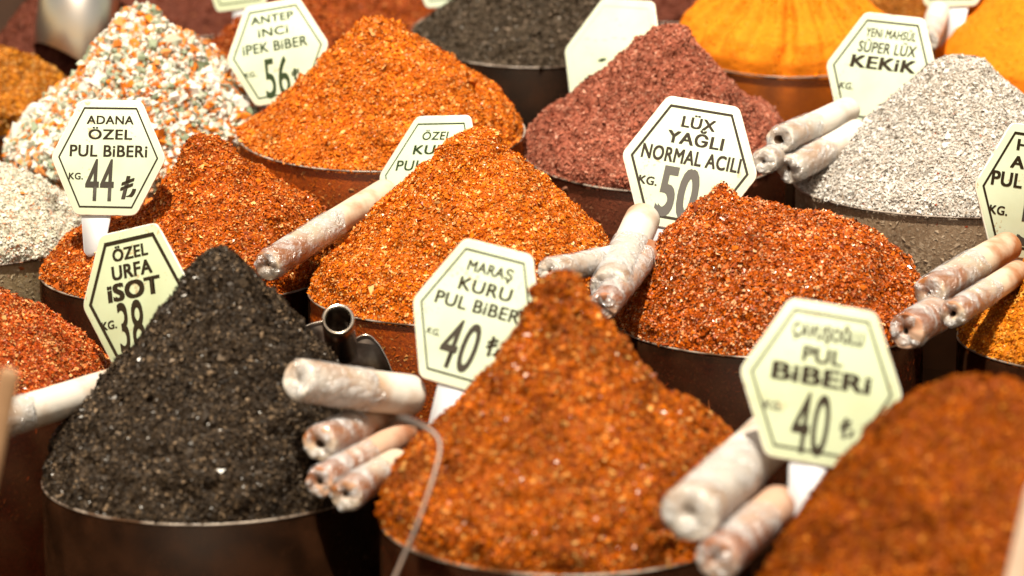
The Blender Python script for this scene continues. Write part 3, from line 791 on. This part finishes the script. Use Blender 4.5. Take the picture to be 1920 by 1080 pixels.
roll('crinkled white roll lying across the foot of the pointed orange heap', (1030,508,2.96), (1150,482,3.08), 27, 0, 0.75, 0.08, 0.105, 8)
roll('thin film-covered roll tucked under the upright bright white roll', (1130,575,2.93), (1215,470,3.12), 30, 2, 0.85, 0.11, 0.105, 9)
roll('upper roll of the three beside the thyme, its torn end showing brown', (1462,262,3.40), (1590,205,3.56), 29, 0, 0.45, 0.33, 0.120, 10)
roll('lower roll of the three beside the thyme, its end folded in', (1478,318,3.40), (1610,248,3.50), 29, 0, 0.50, 0.19, 0.150, 11)
roll('short roll with a round hole behind the right corner of the sign reading 50', (1432,303,3.36), (1490,280,3.52), 25, 0, 0.55, 0.15, 0.045, 12)
roll('pinkish white roll leaning below the sign cut by the picture edge', (1742,550,2.98), (1890,462,3.16), 33, 1, 0.55, 0.11, 0.075, 13)
roll('stained roll lying against the bright orange heap at the picture edge', (1785,590,2.93), (1910,510,3.1), 27, 1, 0.55, 0.22, 0.105, 14)
roll('short pink crumpled roll with a dark hole on the glistening red heap', (1700,622,2.90), (1765,582,3.0), 36, 2, 0.85, 0.19, 0.120, 15)
roll('large blurred white roll below the pale green PUL BiBERi sign', (1294,965,2.30), (1452,812,2.56), 58, 0, 0.55, 0.04, 0.030, 16)
roll('blurred pinkish roll under the large white one', (1345,1050,2.28), (1462,945,2.42), 44, 2, 0.65, 0.11, 0.060, 17)
roll('small white roll behind the KEKiK sign beside the corner turmeric', (1738,78,3.85), (1760,20,4.0), 22, 0, 0.55, 0.11, 0.060, 18)

# ------------------------------------------------------------------ scoops, hook, sticks
sc_ = empty('steel_scoop', at(636, 640, 2.92), 'steel scoop with its hollow handle pointing out between isot and the pointed orange heap', 'scoop')
pa = at(634, 598, 2.86); pb = at(640, 655, 2.98)
ax = pb - pa; Ln = np.linalg.norm(ax); ax /= Ln
e1 = np.cross(ax, [0, 0, 1.0]); e1 /= np.linalg.norm(e1); e2 = np.cross(ax, e1)
ro = 31 * 2.86 / FPX; ri = ro * .76
prof = [(Ln, ri), (.004, ri), (.0008, ri + .0008), (0, (ri + ro) / 2), (.0012, ro - .0006), (.004, ro), (Ln, ro), (Ln, ri)]
mesh_np('handle', lathe(prof, 40, pa, ax, e1, e2), [ring_faces(len(prof), 40)], [STEEL], sc_, None, [True])
out = [(572,612),(588,606),(606,602),(640,640),(662,640),(672,632),(684,627),(696,630),(712,648),(726,674),(735,698),(715,730),(650,735),(600,700)]
pl = np.array([at(x, y, 2.99) for x, y in out]); bk = np.array([at(x + (x - 650) * .05, y + 45, 3.08) for x, y in out])
nO = len(out)
off = FW * .0012
Vp = np.concatenate([pl, pl + off, bk + off])
mesh_np('bowl', np.concatenate([pl, pl + off, bk + off]), [np.arange(nO)[None, ::-1], ring_faces(3, nO)], [SHADOWSTEEL], sc_)
Pth = smooth_path([at(x, y, 2.988) for x, y in out[:3]], 12); Vt, ft, cp = tube_path(Pth, .0009, 8)
mesh_np('bowl_edge', Vt, [ft] + cp, [STEEL], sc_, None, [True, False, False])
Pth = smooth_path([at(x, y, 2.988) for x, y in out[4:11]], 30); Vt, ft, cp = tube_path(Pth, .0011, 8)
mesh_np('bowl_edge', Vt, [ft] + cp, [STEEL], sc_, None, [True, False, False])

s2 = empty('steel_scoop', at(140, 60, 4.1), 'blurred shiny metal scoop stuck in the dark maroon powder', 'scoop')
pa = at(132, 125, 4.16); pb = pa + np.array([.012, .17, .21])
ax = pb - pa; Ln = np.linalg.norm(ax); ax /= Ln
e1 = np.cross(ax, FW); e1 /= np.linalg.norm(e1); e2 = np.cross(ax, e1)
ro = .062
def cutfn(k, th, rr, tt):
    return rr, tt + (k in (0, 1)) * .035 * (np.cos(th) * .9 - np.sin(th) * .3)
prof = [(0, ro - .0015), (0, ro), (Ln * .5, ro * 1.02), (Ln, ro), (Ln, .02), (Ln - .002, .02), (Ln - .002, ro - .002), (0, ro - .0015)]
def cutfn2(k, th, rr, tt):
    return rr, tt + (k in (0, 1, 7)) * .035 * (np.cos(th) * .9 - np.sin(th) * .3)
mesh_np('bowl', lathe(prof, 48, pa, ax, e1, e2, cutfn2), [ring_faces(len(prof), 48)], [SILVER], s2, None, [True])
Vt, ft, cp = tube_path(np.linspace(pb + ax * .001, pb + ax * .14, 8), .016, 16)
mesh_np('handle', Vt, [ft] + cp, [STEEL], s2, None, [True, False, False])

pts = [at(x, y, d) for x, y, d in [(748,782,2.40),(772,791,2.39),(800,803,2.375),(820,815,2.37),(827,835,2.365),(823,860,2.36),(808,912,2.35),(782,985,2.34),(742,1078,2.33),(700,1170,2.32)]]
P_ = smooth_path(pts, 50)
rad = np.interp(np.linspace(0, 1, 50), [0, .03, .12, .2, 1], [.0026, .0042, .0036, .0020, .0018])
Vt, ft, cp = tube_path(P_, rad, 12)
o = mesh_np('wire_hook', Vt, [ft] + cp, [HOOKMETAL], None, None, [True, False, False])
b0 = P_[-1]; o.data.transform(Matrix.Translation(Vector(-b0))); o.location = Vector(b0)
tag(o, 'bent blurred metal wire hook in front of the tall rusty heap', 'hook')

def stick(label, p0, p1, wpx, mat, flat=.35):
    a = at(*p0); b = at(*p1); ax = b - a; Ln = np.linalg.norm(ax); ax /= Ln
    e1 = np.cross(ax, FW); e1 /= np.linalg.norm(e1); e2 = np.cross(ax, e1)
    r = wpx * p0[2] / FPX / 2
    prof = [(0, r * .15), (r * .12, r * .55), (r * .45, r * .88), (r, r)] + [(x, r) for x in np.linspace(r * 1.5, Ln, 8)] + [(Ln, .0004)]
    V = lathe(prof, 24, a, ax, e1, e2 * flat)
    o = mesh_np('wooden_stick', V, [ring_faces(len(prof), 24)], [mat], None, None, [True])
    o.data.transform(Matrix.Translation(Vector(-b))); o.location = Vector(b)
    tag(o, label, 'stick')
stick('blurred tan wooden stick standing at the picture edge before the long white roll', (20,690,2.15), (-45,1010,2.2), 40, WOOD)
stick('pale beige stick crossing the lower picture corner before the very blurred heap', (1950,900,1.95), (1885,1180,1.95), 44, PINKWOOD)
